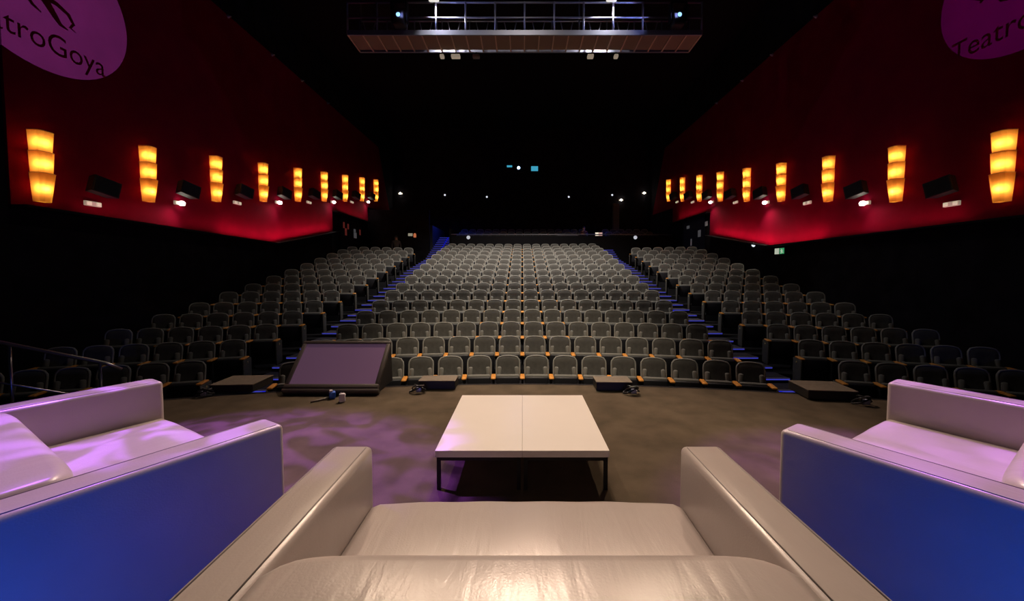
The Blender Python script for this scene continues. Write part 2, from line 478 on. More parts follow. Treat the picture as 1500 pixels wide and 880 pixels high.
# ------------------------------------------------------------------ low tables
me_top = G().rbox(-.3005, .3005, 0, 1.2, .232, .28, .003, 2, smooth=False).mesh('table_top', M['lacquer'])
me_frame = G()
for a in ((-.29, .29, .005, .03), (-.29, .29, 1.17, 1.195), (-.29, -.265, .005, 1.195), (.265, .29, .005, 1.195)): me_frame.box(*a, .208, .232)
me_frame = me_frame.mesh('frame', M['black_metal'])
me_tleg = G().box(-.0125, .0125, -.0125, .0125, 0, .21).mesh('leg', M['black_metal'])
for s, lb in ((-1, 'low white table, the half of the pair nearer the slanted monitor'), (1, 'low white table, the half of the pair farther from the slanted monitor')):
    t = thing('coffee_table', lb, 'table', (s * .301, 2.58, 0), 0, 'low white tables pushed together')
    obj('table_top', me_top, t); obj('frame', me_frame, t)
    for x in (-.2775, .2775):
        for y in (.018, 1.182): obj('leg', me_tleg, t, (x, y, 0))

# ------------------------------------------------------------------ slanted stage monitor
t = thing('stage_monitor', 'large slanted floor monitor with blank purple screen on stage edge', 'monitor', (-2.36, 4.66, 0), math.radians(0))
W2 = .585
slope = math.atan2(.50, .50)
obj('housing', G().prism([(.0, .012), (.02, .085), (.50, .535), (.56, .52), (.60, .012)], -W2 + .03, W2 - .03, 'x').mesh('housing', M['housing']), t)
X = T3((0, .012, .06), 0, math.atan2(.49, .49))
L = .70
bz = G()
for a in ((-W2, W2, 0, .055), (-W2, W2, L - .045, L), (-W2, -W2 + .05, .055, L - .045), (W2 - .05, W2, .055, L - .045)):
    bz.rbox(a[0], a[1], a[2], a[3], 0, .05, .008, 2, X=X)
bz.rbox(-W2 - .01, W2 + .01, -.045, .0, -.025, .045, .012, 2, X=X)
obj('bezel', bz.mesh('bezel', M['bezel']), t)
obj('screen', G().box(-W2 + .048, W2 - .048, .053, L - .043, .005, .034, X=X).mesh('screen', M['screen']), t)
for x in (-W2 + .03, W2 - .03):
    obj('foot', G().rbox(x - .03, x + .03, -.01, .05, 0, .03, .008, 2).mesh('foot', M['housing']), t)

t = thing('cable_connector', 'blue plastic cable connector lying in front of the slanted monitor', 'connector', (-2.28, 4.53, 0), .5)
obj('body', G().rbox(-.035, .035, -.045, .045, .0, .085, .018, 3).mesh('body', M['cable_blue']), t)
obj('cap', G().rbox(-.032, .005, -.03, .01, .082, .105, .008, 2).mesh('cap', M['white_plastic']), t)
obj('lead', G().tube([(-.03, 0, .02), (-.10, -.02, .012), (-.17, -.05, .012), (-.23, -.06, .012)], .012, 8).mesh('lead', M['grey_plastic']), t)
t = thing('plug_adapter', 'small white plug adapter standing on the stage carpet before the monitor', 'adapter', (-2.10, 4.40, 0), .3)
obj('body', G().rbox(-.033, .033, -.025, .025, 0, .10, .010, 2).mesh('body', M['white_plastic']), t)
for x in (-.014, .014): obj('pin', G().tube([(x, 0, .098), (x, 0, .122)], .004, 6).mesh('pin', M['chrome']), t)

# ------------------------------------------------------------------ boxes on the stage edge with coils of cable
def stage_box(x, y, rz, wd, dp, hh, side, where):
    label = 'flat black box with pale lid on stage ' + where
    t = thing('stage_box', label, 'box', (x, y, 0), rz, 'black boxes along the stage edge')
    obj('body', G().rbox(-wd / 2, wd / 2, 0, dp, 0.008, hh - .014, .006, 2, smooth=False).mesh('body', M['box_side']), t)
    obj('lid', G().rbox(-wd / 2 - .004, wd / 2 + .004, -.004, dp + .004, hh - .014, hh, .004, 2, smooth=False).mesh('lid', M['box_top']), t)
    for sx in (-1, 1): obj('foot', G().box(sx * (wd / 2 - .05) - .015, sx * (wd / 2 - .05) + .015, .02, .05, 0, .008).mesh('foot', M['box_side']), t)
    ca, sa = math.cos(rz), math.sin(rz)
    lx, ly = side * (wd / 2 - .03), -.11
    c = thing('cable_coil', 'looped black cable beside the flat box ' + where, 'cable', (x + ca * lx - sa * ly, y + sa * lx + ca * ly, 0), rz, 'cable coils along the stage edge')
    for j in range(3):
        pts = []
        for i in range(18):
            a = 2 * PI * i / 18
            pts.append((.09 * math.cos(a) * (1 - .12 * j) + .02 * j - .02, .055 * math.sin(a) + .004 * j, .055 + .04 * math.cos(a + j * 1.3) + .006 * j))
        obj('loop', G().tube(pts, .0085, 6, closed=True).mesh('loop', M['cable']), c)
    obj('plug', G().rbox(-.02, .045, -.055, -.015, .02, .075, .008, 2).mesh('plug', mat('plug_steel', (.35, .38, .55), .3, .7)), c)
stage_box(-2.72 * 1.0 - .92, 4.72, .06, .52, .44, .11, -1, 'between purple sofa and monitor')
stage_box(-1.10, 4.86, .0, .47, .25, .12, -1, 'between monitor and low table')
stage_box(1.17, 4.80, -.02, .45, .27, .12, 1, 'behind the low table corner')
stage_box(3.66, 4.44, -.12, .54, .42, .12, 1, 'edge by the pinkish sofa')

# ------------------------------------------------------------------ handrail of the stage stairs
t = thing('handrail', 'slim steel handrail running down off the stage past purple sofa', 'handrail', (0, 0, 0))
obj('top_rail', G().tube([(-7.6, 3.9, 1.02), (-6.5, 4.55, .72), (-5.55, 5.05, .30), (-5.42, 5.12, .20)], .024, 10).mesh('top_rail', M['rail']), t)
obj('mid_rail', G().tube([(-7.6, 3.9, .52), (-6.5, 4.55, .22), (-5.55, 5.05, -.20)], .012, 8).mesh('mid_rail', M['rail']), t)
for x, y, z0, z1 in ((-7.3, 4.07, 0, .94), (-6.3, 4.66, -.5, .63), (-5.6, 5.02, -1.02, .32)):
    obj('post', G().tube([(x, y, z0), (x, y, z1)], .016, 8).mesh('post', M['rail']), t)

# ------------------------------------------------------------------ theatre seats
def seat_parts():
    P = {}
    hw, z0, z1 = .220, .43, .965
    nx, nz = 10, 10
    # padded backrest: rounded outline, dished face, reclined
    def outline_x(v):                       # half width at height v in 0..1
        if v > .80: return hw * (1 - .20 * ((v - .80) / .20) ** 2.6)
        if v < .15: return hw * (1 - .10 * ((.15 - v) / .15) ** 2)
        return hw
    def top_z(u): return z1 - .030 * abs(u) ** 2.5
    rec = math.tan(math.radians(11))
    V = []; F = []
    def pt(i, j, back):
        u = -1 + 2 * i / nx; v = j / nz
        x = u * outline_x(v)
        z = z0 + (top_z(u) - z0) * v
        y = (z - z0) * rec
        edge = max(abs(u) ** 6, (2 * v - 1) ** 8)
        if back: y += .075 - .03 * edge
        else: y += -.012 + .030 * edge + .018 * (1 - u * u) * math.sin(PI * v) - .012 * math.exp(-((v - .25) / .2) ** 2) * (1 - u * u)
        return (x, y, z)
    for b in (0, 1):
        for j in range(nz + 1):
            for i in range(nx + 1): V.append(pt(i, j, b))
    S = (nx + 1) * (nz + 1)
    for j in range(nz):
        for i in range(nx):
            a = j * (nx + 1) + i
            F.append((a, a + 1, a + nx + 2, a + nx + 1)); F.append((S + a, S + a + nx + 1, S + a + nx + 2, S + a + 1))
    ring = [i for i in range(nx + 1)] + [(nx + 1) * j + nx for j in range(1, nz + 1)] + [(nx + 1) * nz + i for i in range(nx - 1, -1, -1)] + [(nx + 1) * j for j in range(nz - 1, 0, -1)]
    for k in range(len(ring)):
        a, b = ring[k], ring[(k + 1) % len(ring)]
        F.append((a, S + a, S + b, b))
    P['backrest'] = (G().add(V, F, 0, True), 'fabric')
    # piping round the top and flanks, its caught light painted in
    pts = []
    for j in range(2, nz + 1):
        x, y, z = pt(0, j, 0); pts.append((x + .004, y + .002, z))
    for i in range(1, nx):
        x, y, z = pt(i, nz, 0); pts.append((x, y + .002, z - .003))
    for j in range(nz, 1, -1):
        x, y, z = pt(nx, j, 0); pts.append((x - .004, y + .002, z))
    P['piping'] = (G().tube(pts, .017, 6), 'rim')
    # side bolsters at hip height
    for s, nm in ((-1, 'bolster_a'), (1, 'bolster_b')):
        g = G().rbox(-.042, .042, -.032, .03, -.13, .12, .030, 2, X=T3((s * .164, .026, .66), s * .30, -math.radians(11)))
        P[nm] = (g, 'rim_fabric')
    # tipped-up seat: dark shell underneath, fabric cushion against the back
    X = T3((0, -.045, .47), 0, math.radians(7))
    P['seat_pan'] = (G().rbox(-.212, .212, -.085, -.035, -.235, .165, .024, 2, X=X), 'shell')
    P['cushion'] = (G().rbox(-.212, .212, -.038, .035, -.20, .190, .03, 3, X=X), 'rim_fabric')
    P['armrest'] = (G().rbox(-.043, .043, -.27, .02, .612, .650, .016, 2), 'wood')
    P['side_frame'] = (G().rbox(-.02, .02, -.17, .06, .012, .615, .008, 1, smooth=False).box(-.03, .03, -.2, .1, 0, .012), 'shell')
    P['end_panel'] = (G().rbox(-.016, .016, -.30, .10, .10, .612, .014, 2), 'panel')
    X = T3((0, -.10, .54), 0, 0, PI / 2)
    P['number_disc'] = (G().lathe([(0, .022), (.022, .022), (.028, .016), (.028, -.022), (.022, -.026), (0, -.026)], 12, X=X), 'brass')
    return P
SP = seat_parts()
M['rim_fabric'] = mat('lit_bolster_fabric', (.21, .205, .19), .9, spec=.15)  # seat grey lightened, painting in the light that falls on the bolsters
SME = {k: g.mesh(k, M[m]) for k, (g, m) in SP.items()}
PITCH_S = .53
ORD = ['first', 'second', 'third', 'fourth', 'fifth', 'sixth', 'seventh', 'eighth', 'ninth', 'tenth', 'eleventh', 'twelfth', 'thirteenth', 'fourteenth', 'fifteenth', 'sixteenth']
def seat_items(first, last, end_l, end_r):
    """(part, x offset, parent part) of one seat"""
    it = [('backrest', 0, None), ('piping', 0, 'backrest'), ('bolster_a', 0, 'backrest'), ('bolster_b', 0, 'backrest'), ('seat_pan', 0, None), ('cushion', 0, 'seat_pan'),
          ('armrest', .265, None), ('side_frame', .265, None)]
    if first: it += [('armrest', -.265, None), ('side_frame', -.265, None)]
    if end_l: it += [('end_panel', -.295, None), ('number_disc', -.295, 'end_panel')]
    if end_r: it += [('end_panel', .295, None), ('number_disc', .295, 'end_panel')]
    return it
stuff = G(); stuff_mats = ['fabric', 'rim', 'rim_fabric', 'shell', 'wood', 'panel', 'pale']
def place_seat(loc, rz, label, group, **kw):
    t = thing('theatre_seat', label, 'seat', loc, rz, group)
    made = {}
    for part, dx, par in seat_items(**kw):
        nm = 'bolster' if part.startswith('bolster') else part
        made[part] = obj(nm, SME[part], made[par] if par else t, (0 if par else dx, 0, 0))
def place_stuff(loc, rz, **kw):
    X0 = T3(loc, rz)
    for part, dx, par in seat_items(**kw):
        g, m = SP[part]
        m = 'pale' if m == 'brass' else m
        sc = 1.0
        X = X0 @ Matrix.Translation((dx, 0, 0))
        b = len(stuff.v)
        stuff.v += [tuple(X @ Vector(p)) for p in g.v]
        stuff.f += [[b + i for i in q] for q in g.f]
        stuff.mi += [stuff_mats.index(m)] * len(g.f); stuff.sm += g.sm
for k in range(NR):
    R = R0 + k
    rowname = 'front' if k == 0 else ORD[k]
    for i in range(16):
        phi = (i - 7.5) * PITCH_S / R
        loc = (R * math.sin(phi), CY + R * math.cos(phi), FLOOR[k])
        kw = dict(first=i == 0, last=i == 15, end_l=i == 0, end_r=i == 15)
        if k < 11:
            if i < 8: lb = 'grey tip-up seat, %s row of centre block, %s from aisle beside slanted monitor' % (rowname, ORD[i])
            else: lb = 'grey tip-up seat, %s row of centre block, %s from aisle opposite the monitor' % (rowname, ORD[15 - i])
            place_seat(loc, -phi, lb, '%s row of the centre block' % rowname, **kw)
        else:
            place_stuff(loc, -phi, **kw)
for s, block in ((-1, 'block beside slanted monitor'), (1, 'block under exit sign')):
    c17, s17 = math.cos(math.radians(17)), math.sin(math.radians(17))
    for k in range(14):
        rowname = 'front' if k == 0 else ORD[k]
        for i in range(6):
            d = .30 + PITCH_S * i
            loc = (s * (SX + d * c17), 6.63 + k - d * s17, FLOOR[k])
            # local x runs to the right of a viewer on stage
            if s > 0: kw = dict(first=i == 0, last=i == 5, end_l=i == 0, end_r=False)
            else: kw = dict(first=i == 5, last=i == 0, end_l=False, end_r=i == 0)
            if k < 10:
                place_seat(loc, -s * math.radians(17), 'grey tip-up seat, %s row of %s, %s from the aisle' % (rowname, block, ORD[i]), '%s row of the %s' % (rowname, block), **kw)
            else:
                place_stuff(loc, -s * math.radians(17), **kw)
# upper tier behind the parapet
UP = [(24.0, 2.95), (25.0, 3.22), (26.0, 3.5)]
for y, z in UP:
    struct('tier', G().box(-4.25, WX - .05, y - .6, y + .4, 1.8, z).mesh('tier', M['tier']), tiers)
    for i in range(24):
        x = -3.9 + .53 * i
        if y < 25 and 2.0 < x < 5.6: continue
        if 4.2 < x < 5.3: continue
        place_stuff((x, y, z), 0, first=i == 0, last=False, end_l=False, end_r=False)
rest = obj('rear_seat_rows', stuff.mesh('rear_seat_rows', [M[m] for m in stuff_mats]))
rest['kind'] = 'stuff'
tag(rest, 'rows of grey tip-up seats at the very back of the hall', 'seats')

# ------------------------------------------------------------------ rear parapet, rail, control desk
struct('wall_parapet', G().box(-4.28, WX - .05, 22.85, 23.0, 2.0, 3.72).box(-4.34, -4.24, 22.85, 25.2, 2.0, 4.15).mesh('wall_parapet', M['black']))
struct('trim_4', G().tube([(-4.28, 22.92, 3.80), (WX - .1, 22.92, 3.80)], .03, 8).mesh('parapet_rail', mat('parapet_rail_grey', (.30, .29, .33), .4, .3)))
for x in (-3.2, 6.72):
    tag(obj('parapet_lamp', G().lathe([(0, 0), (.09, 0), (.11, .03), (.09, .06), (0, .07)], 14).mesh('parapet_lamp', emission('parapet_lamp_glow', (.9, .92, 1), .55)), None, (x, 22.85, 3.62), (PI / 2, 0, 0)),
        'small round white lamp on the dark parapet ' + ('near the blue stairwell' if x < 0 else 'beyond the control desk'), 'lamp', 'parapet lamps')
t = thing('mixing_desk', 'grey sound mixing desk with sloped panel behind the parapet', 'desk', (3.0, 23.75, 3.0))
obj('table', G().box(-.9, 1.0, 0, .6, .70, .75).mesh('table', M['box_side']), t)
for x in (-.85, .9): obj('leg', G().box(x, x + .05, .05, .55, 0, .70).mesh('leg', M['black_metal']), t)
obj('control_panel', G().prism([(.02, .75), (.02, .82), (.55, 1.0), (.55, .75)], -.85, .45, 'x').mesh('control_panel', mat('desk_grey', (.20, .19, .21), .5)), t)
gl = obj('added_gooseneck', G().tube([(.5, .5, .75), (.5, .5, 1.05), (.62, .44, 1.22), (.78, .36, 1.20)], .012, 6).lathe([(.0, .03), (.03, .02), (.04, -.02)], 10, X=T3((.79, .35, 1.18))).mesh('added_gooseneck', M['black_metal']), t)  # gooseneck added to carry the operator's fill light
lamp = bpy.data.lights.new('operator_fill', 'POINT'); lamp.energy = 2.2; lamp.color = (1, .62, .42); lamp.shadow_soft_size = .02  # added light, brightens the operator at the desk
lo = bpy.data.objects.new('operator_fill', lamp); COL.objects.link(lo); lo.location = (3.79, 24.10, 4.13)
for i in range(12):
    obj('fader', G().box(-.78 + i * .1, -.73 + i * .1, .10, .14, .84, .89).mesh('fader', M['white_plastic']), t)
t = thing('side_table', 'small dark table under the bright laptop behind the parapet', 'table', (4.85, 23.75, 3.0))
obj('table_top', G().box(-.55, .55, 0, .6, .70, .748).mesh('table_top', M['box_side']), t)
for x in (-.52, .47):
    for y in (.03, .52): obj('leg', G().box(x, x + .05, y, y + .05, 0, .70).mesh('leg', M['black_metal']), t)
t = thing('laptop', 'open laptop with bright white screen on the control desk', 'laptop', (4.83, 24.0, 3.75))
obj('keyboard_base', G().box(-.22, .22, -.05, .25, 0, .02).mesh('keyboard_base', M['grey_plastic']), t)
obj('lid', G().box(-.23, .23, .24, .26, .02, .32).mesh('lid', M['grey_plastic']), t)
for x0, x1, m in ((-.22, -.02, M['laptop']), (.0, .22, emission('lit_screen_pink', (.85, .5, .45), .6))):
    obj('screen', G().box(x0, x1, .225, .238, .04, .31).mesh('screen', m), t)

# ------------------------------------------------------------------ people far back
def person(loc, rz, pose, shirt, label):
    t = thing('person', label, 'person', loc, rz, None)
    if pose == 'stand':
        J = {'pel': (0, 0, .92, .135, .10), 'sp': (0, -.01, 1.12, .13, .095), 'ch': (0, 0, 1.32, .165, .11), 'nk': (0, .01, 1.46, .055, .055), 'hd': (0, -.015, 1.58, .075, .09), 'tp': (0, -.01, 1.66, .06, .07)}
        for s, q in ((-1, 'l'), (1, 'r')):
            J.update({'sh' + q: (s * .18, 0, 1.38, .055, .055), 'el' + q: (s * .235, .03, 1.12, .043, .043), 'wr' + q: (s * .20, -.08, .90, .03, .03), 'ha' + q: (s * .185, -.11, .82, .035, .022),
                      'hp' + q: (s * .09, 0, .86, .085, .085), 'kn' + q: (s * .10, -.02, .48, .058, .06), 'an' + q: (s * .11, .01, .09, .04, .042), 'to' + q: (s * .12, -.13, .035, .04, .03)})
    else:
        J = {'pel': (0, .05, .50, .15, .12), 'sp': (0, .04, .72, .135, .10), 'ch': (0, .0, .92, .17, .11), 'nk': (0, -.03, 1.07, .055, .055), 'hd': (0, -.06, 1.19, .078, .095), 'tp': (0, -.05, 1.27, .06, .07)}
        for s, q in ((-1, 'l'), (1, 'r')):
            J.update({'sh' + q: (s * .19, -.01, .98, .058, .058), 'el' + q: (s * .25, -.14, .76, .045, .045), 'wr' + q: (s * .15, -.36, .80, .03, .03), 'ha' + q: (s * .11, -.44, .79, .038, .022),
                      'hp' + q: (s * .10, .0, .50, .09, .09), 'kn' + q: (s * .13, -.42, .50, .062, .062), 'an' + q: (s * .13, -.40, .09, .04, .042), 'to' + q: (s * .14, -.54, .035, .04, .03)})
    E = [('pel', 'sp'), ('sp', 'ch'), ('ch', 'nk'), ('nk', 'hd'), ('hd', 'tp')]
    for q in 'lr':
        E += [('ch', 'sh' + q), ('sh' + q, 'el' + q), ('el' + q, 'wr' + q), ('wr' + q, 'ha' + q), ('pel', 'hp' + q), ('hp' + q, 'kn' + q), ('kn' + q, 'an' + q), ('an' + q, 'to' + q)]
    keys = list(J)
    me = bpy.data.meshes.new('body')
    me.from_pydata([J[k][:3] for k in keys], [(keys.index(a), keys.index(b)) for a, b in E], [])
    o = obj('body', me, t)
    sk = o.modifiers.new('skin', 'SKIN')
    if not me.skin_vertices: me.attributes.new('skin', 'FLOAT', 'POINT')
    return t, o, me, J, keys, shirt
def finish_person(t, o, me, J, keys, shirt):
    bm = bmesh.new(); bm.from_mesh(me)
    lay = bm.verts.layers.skin.verify()
    for v, k in zip(bm.verts, keys):
        v[lay].radius = J[k][3:5]; v[lay].use_root = (k == 'pel')
    bm.to_mesh(me); bm.free()
    o.modifiers.new('sub', 'SUBSURF').levels = 1
    o.modifiers[-1].render_levels = 1
    dg = bpy.context.evaluated_depsgraph_get(); dg.update()
    ev = o.evaluated_get(dg)
    nm = bpy.data.meshes.new_from_object(ev)
    o.modifiers.clear(); o.data = nm
    nm.materials.clear()
    for m in (shirt, M['skin'], M['cloth_dark']): nm.materials.append(m)
    nk = J['nk'][2]; pz = J['pel'][2]
    for p in nm.polygons:
        c = p.center; p.use_smooth = True
        hand = min((c - Vector(J['ha' + q][:3])).length for q in 'lr') < .09
        p.material_index = 1 if (c.z > nk or hand) else (2 if c.z < pz - .02 and not (abs(c.x) > .16 and c.z > pz - .2) else 0)
    hx, hy, hz = J['hd'][:3]
    prof = [(.001, .105), (.05, .095), (.082, .055), (.094, .0), (.09, -.04)]
    hair = G().lathe(prof[::-1], 14, X=T3((hx, hy + .022, hz + .025), 0, -.35)).mesh('hair', M['hair'])
    obj('hair', hair, t)
    # fingers, nose and ears
    for q, s in (('l', -1), ('r', 1)):
        h = Vector(J['ha' + q][:3]); wv = Vector(J['wr' + q][:3]); d = (h - wv).normalized()
        side = d.cross(Vector((0, 0, 1))) if abs(d.z) < .8 else Vector((0, 1, 0))
        side.normalize(); gf = G()
        for n_, (off, ln) in enumerate(((-.027, .055), (-.009, .068), (.009, .063), (.027, .05))):
            b = h + d * .02 + side * off
            gf.tube([b, b + d * ln * .6, b + d * ln + Vector((0, 0, -.01))], [.008, .0075, .006], 6)
        b = h - d * .02 + side * .035
        gf.tube([b, b + side * .02 + d * .03, b + side * .022 + d * .05], [.009, .008, .006], 6)
        obj('fingers', gf.mesh('fingers', M['skin']), t)
    f = G().tube([(hx, hy - .085, hz + .02), (hx, hy - .108, hz - .015), (hx, hy - .09, hz - .022)], [.008, .013, .01], 6)
    for s in (-1, 1): f.tube([(hx + s * .078, hy + .005, hz + .02), (hx + s * .084, hy + .012, hz - .02)], .012, 6)
    obj('nose_and_ears', f.mesh('nose_and_ears', M['skin']), t)
    e = G()
    for s in (-1, 1): e.lathe([(0, -.012), (.009, -.006), (.012, 0), (.009, .006), (0, .012)], 8, X=T3((hx + s * .032, hy - .082, hz + .018)))
    obj('eyes', e.mesh('eyes', M['hair']), t)
finish_person(*person((4.0, 25.0, 3.22), 0, 'sit', M['cloth_brown'], 'person in reddish brown top seated behind the control desk'))
finish_person(*person((-6.95, 21.2, 1.862), .3, 'stand', M['cloth_dark'], 'person in dark clothes standing by the blue stairwell'))

# ------------------------------------------------------------------ wall sconces
PLAN = [(0, 0), (.20, 0), (.24, .06), (.24, .19), (.20, .25), (0, .25)]
def shade_mesh(z0, z1, s0, s1):
    """open tapered shade against the wall; s0 bottom scale, s1 top scale"""
    v = []; f = []; n = len(PLAN)
    for z, s in ((z0, s0), (z1, s1)):
        v += [(px * s, .125 + (py - .125) * s, z) for px, py in PLAN]
    for i in range(n - 1): f.append((i, i + 1, n + i + 1, n + i))
    return G().add(v, f)
LH = 1.29
segs = [(0.0, .52, .70, 1.0), (.50, .91, .86, .97), (.89, LH, .86, 1.0)]
shade_me = [shade_mesh(*q).mesh('shade', M['glass_amber']) for q in segs]
rim_me = []
for z0, z1, s0, s1 in segs:
    g = G(); pts = [(px * s1, .125 + (py - .125) * s1, z1) for px, py in PLAN]
    g.tube(pts, .006, 4); rim_me.append(g.mesh('shade_rim', mat('shade_rim_brass', (.55, .28, .08), .5)))
back_me = G().box(-.002, .012, .06, .19, .05, LH - .05).mesh('back_plate', M['rib'])
bot_me = G().add([(px * .70, .125 + (py - .125) * .70, .001) for px, py in PLAN], [list(range(6))]).mesh('shade_bottom', M['glass_amber'])
cap_me = [G().add([(px * q[3] * .98, .125 + (py - .125) * q[3] * .98, q[1] - .012) for px, py in PLAN], [list(range(6))]).mesh('added_spill_cap', M['glass_amber']) for q in segs]  # caps added inside the shades to cut light spilling up the wall
bulb_me = G().lathe([(0, -.05), (.014, -.045), (.018, 0), (.014, .045), (0, .05)], 8).mesh('bulb', emission('bulb_glow', (1, .72, .38), 6))
def sconce(s, i, y, z):
    side = 'red wall above the purple sofa' if s < 0 else 'red wall with exit sign'
    t = thing('wall_sconce', 'amber three-tier wall lamp, %s from the stage on %s' % (ORD[i], side), 'lamp', (s * (WX - .05), y, z), 0, 'amber sconces on the ' + side)
    t.scale = (-s, 1, 1)
    obj('back_plate', back_me, t)
    for j in range(3):
        o = obj('shade', shade_me[j], t); obj('shade_rim', rim_me[j], o)
        obj('added_spill_cap', cap_me[j], o)
        if j == 0: obj('shade_bottom', bot_me, o)
        zc = (segs[j][0] + segs[j][1]) / 2 - .02
        obj('bulb', bulb_me, o, (.09, .125, zc))
        l = bpy.data.lights.new('sconce_bulb', 'POINT'); l.energy = 2.4; l.color = (1, .68, .32); l.shadow_soft_size = .03
        lo = bpy.data.objects.new('sconce_bulb', l); COL.objects.link(lo); lo.parent = t
        lo.location = (.15, .10, zc)
SPK = [KY(6.86 + 1.985 * i) for i in range(9)]
for s in (-1, 1):
    for i in range(9):
        sconce(s, i, SPK[i], KZ(2.80) + .187 * (SPK[i] - KY(6.93)))

# ------------------------------------------------------------------ wall speakers and emergency lamps between the sconces
sp_body = G().prism([(-.21, 0), (.21, 0), (.27, .30), (-.27, .30)], -.18, .18, 'z').mesh('cabinet', M['speaker'])   # plan: y, x (depth) -> z height
sp_gr = G().rbox(-.25, .25, .30, .318, -.165, .165, .006, 2, smooth=False).mesh('grille', M['grille'])
sp_br = G().box(-.05, .05, -.14, .02, -.05, .05).mesh('bracket', M['black_metal'])
def wall_speaker(s, i, y, z):
    side = 'red wall above the purple sofa' if s < 0 else 'red wall with exit sign'
    t = thing('wall_speaker', 'black wall speaker, %s from the stage on %s' % (ORD[i], side), 'speaker', (s * (WX - .19), y, z), 0, 'speakers on the ' + side)
    t.rotation_euler = (0, s * .22, s * (PI / 2 + .18)) if s > 0 else (0, -.22, -(PI / 2 + .18))
    t.scale = (.86, .80, .92)
    obj('cabinet', sp_body, t); obj('grille', sp_gr, t); obj('bracket', sp_br, t)
em_case = G().rbox(-.15, .15, 0, .06, -.05, .05, .012, 2, smooth=False)
em_me = em_case.mesh('case', M['off_white'])
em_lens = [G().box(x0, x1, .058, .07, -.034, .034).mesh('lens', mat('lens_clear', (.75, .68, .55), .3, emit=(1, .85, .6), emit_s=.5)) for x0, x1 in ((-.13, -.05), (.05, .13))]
lit_me = G().lathe([(0, .11), (.03, .105), (.055, .08), (.06, .05), (.06, 0), (0, 0)], 14).mesh('lit_lens', M['lit'])
def em_lamp(loc, rz, lit, label, group, watts=18, dirn=None):
    t = thing('emergency_lamp', label, 'lamp', loc, rz, group)
    obj('case', em_me, t)
    if lit:
        obj('lit_lens', lit_me, t, (0, .055, 0), (-PI / 2, 0, 0))
        if watts:
            d = Vector(dirn)
            o = spot('emergency_beam', Vector(loc) + Vector((d.x, d.y * .3, -.05)) * .35, Vector(loc) + Vector((d.x * .2, d.y, d.z)) * 2, watts, (1, .90, .74), 120, .9, .04)
    else:
        for m in em_lens: obj('lens', m, t)
for s in (-1, 1):
    side = 'red wall above the purple sofa' if s < 0 else 'red wall with exit sign'
    for i in range(8):
        y = SPK[i] + 1.02; z = KZ(2.80) + .187 * (y - KY(6.93))
        wall_speaker(s, i, y, z + .28)
        lit = i % 2 == 1
        if s > 0 and i == 7: lit = False
        w_ = 22
        if s > 0: w_ = {1: 16, 3: 70, 5: 45}.get(i, 18)
        dirn = (-s * .8, -.5, -.8)
        if s > 0 and i in (3, 5): dirn = (-s * 1.1, -.25, -.8)
        em_lamp((s * (WX - .05), y - .02, z - .07), (PI / 2 if s > 0 else -PI / 2), lit, '%s emergency lamp under the %s speaker on the %s' % ('glowing' if lit else 'unlit white', ORD[i], side), 'emergency lamps on the ' + side, w_, dirn)
for (x, z, w_, lb) in ((-8.5, 7.05, 14, 'glowing emergency lamp in the back corner above the blue stairwell'), (8.5, 7.08, 14, 'glowing emergency lamp in the back corner on the exit-sign side'), (6.9, 6.6, 8, 'smaller glowing lamp on the back wall above the dim pillar')):
    em_lamp((x, 26.98, z), PI, True, lb, 'glowing lamps on the back wall', w_, (-.25 if x > 0 else .25, -.5, -.8))
struct('trim_5', G().box(6.3, 6.7, 26.6, 26.99, 3.0, 6.3).mesh('pillar', mat('pillar_grey', (.16, .15, .14), .8)))

# ------------------------------------------------------------------ projection booth in the back wall
def booth_window(n, x0, x1, z0, z1, m):
    t = struct('window_%d' % n, G().box(x0 - .06, x1 + .06, 26.95, 26.999, z0 - .06, z0).box(x0 - .06, x1 + .06, 26.95, 26.999, z1, z1 + .06).box(x0 - .06, x0, 26.95, 26.999, z0, z1).box(x1, x1 + .06, 26.95, 26.999, z0, z1).mesh('window_frame', M['black_metal']))
    obj('pane', G().box(x0, x1, 26.985, 26.998, z0, z1).mesh('pane', m), t)
booth_window(1, -1.07, -.70, 8.86, 9.0, M['cyan'])
booth_window(2, -.55, .05, 8.55, 9.10, mat('booth_glass_dark', (.01, .02, .05), .2))
booth_window(3, .62, 1.10, 8.60, 8.94, M['cyan'])
t = thing('projector_lens', 'bright blue-white projector lens shining from the booth window', 'projector', (-.25, 26.97, 8.80), 0)
obj('barrel', G().lathe([(.10, 0), (.14, 0), (.14, .14), (.12, .16), (.10, .14)], 16, X=T3((0, 0, 0), 0, PI / 2)).mesh('barrel', M['black_metal']), t)
obj('lens', G().lathe([(0, .10), (.06, .10), (.10, .08)], 16, X=T3((0, 0, 0), 0, PI / 2)).mesh('lens', M['projector']), t)
l = spot('projector_beam', (-.25, 26.80, 8.80), (0, 5, 2), 60, (.25, .5, 1), 24, .6, .05)
for i, (x, z) in enumerate(((-5.4, 6.95), (-2.47, 6.82), (3.25, 6.82), (6.28, 6.95))):
    tag(obj('downlight', G().lathe([(0, 0), (.05, 0), (.065, .03), (.05, .06), (0, .07)], 12).mesh('downlight', M['dim_lit']), None, (x, 26.98, z), (PI / 2, 0, 0)),
        'tiny white lamp on the dark back wall %s' % ['above the blue stairwell', 'below the smaller cyan booth window', 'below the larger cyan booth window', 'beside the dim pillar'][i], 'lamp', 'tiny lamps on the back wall')
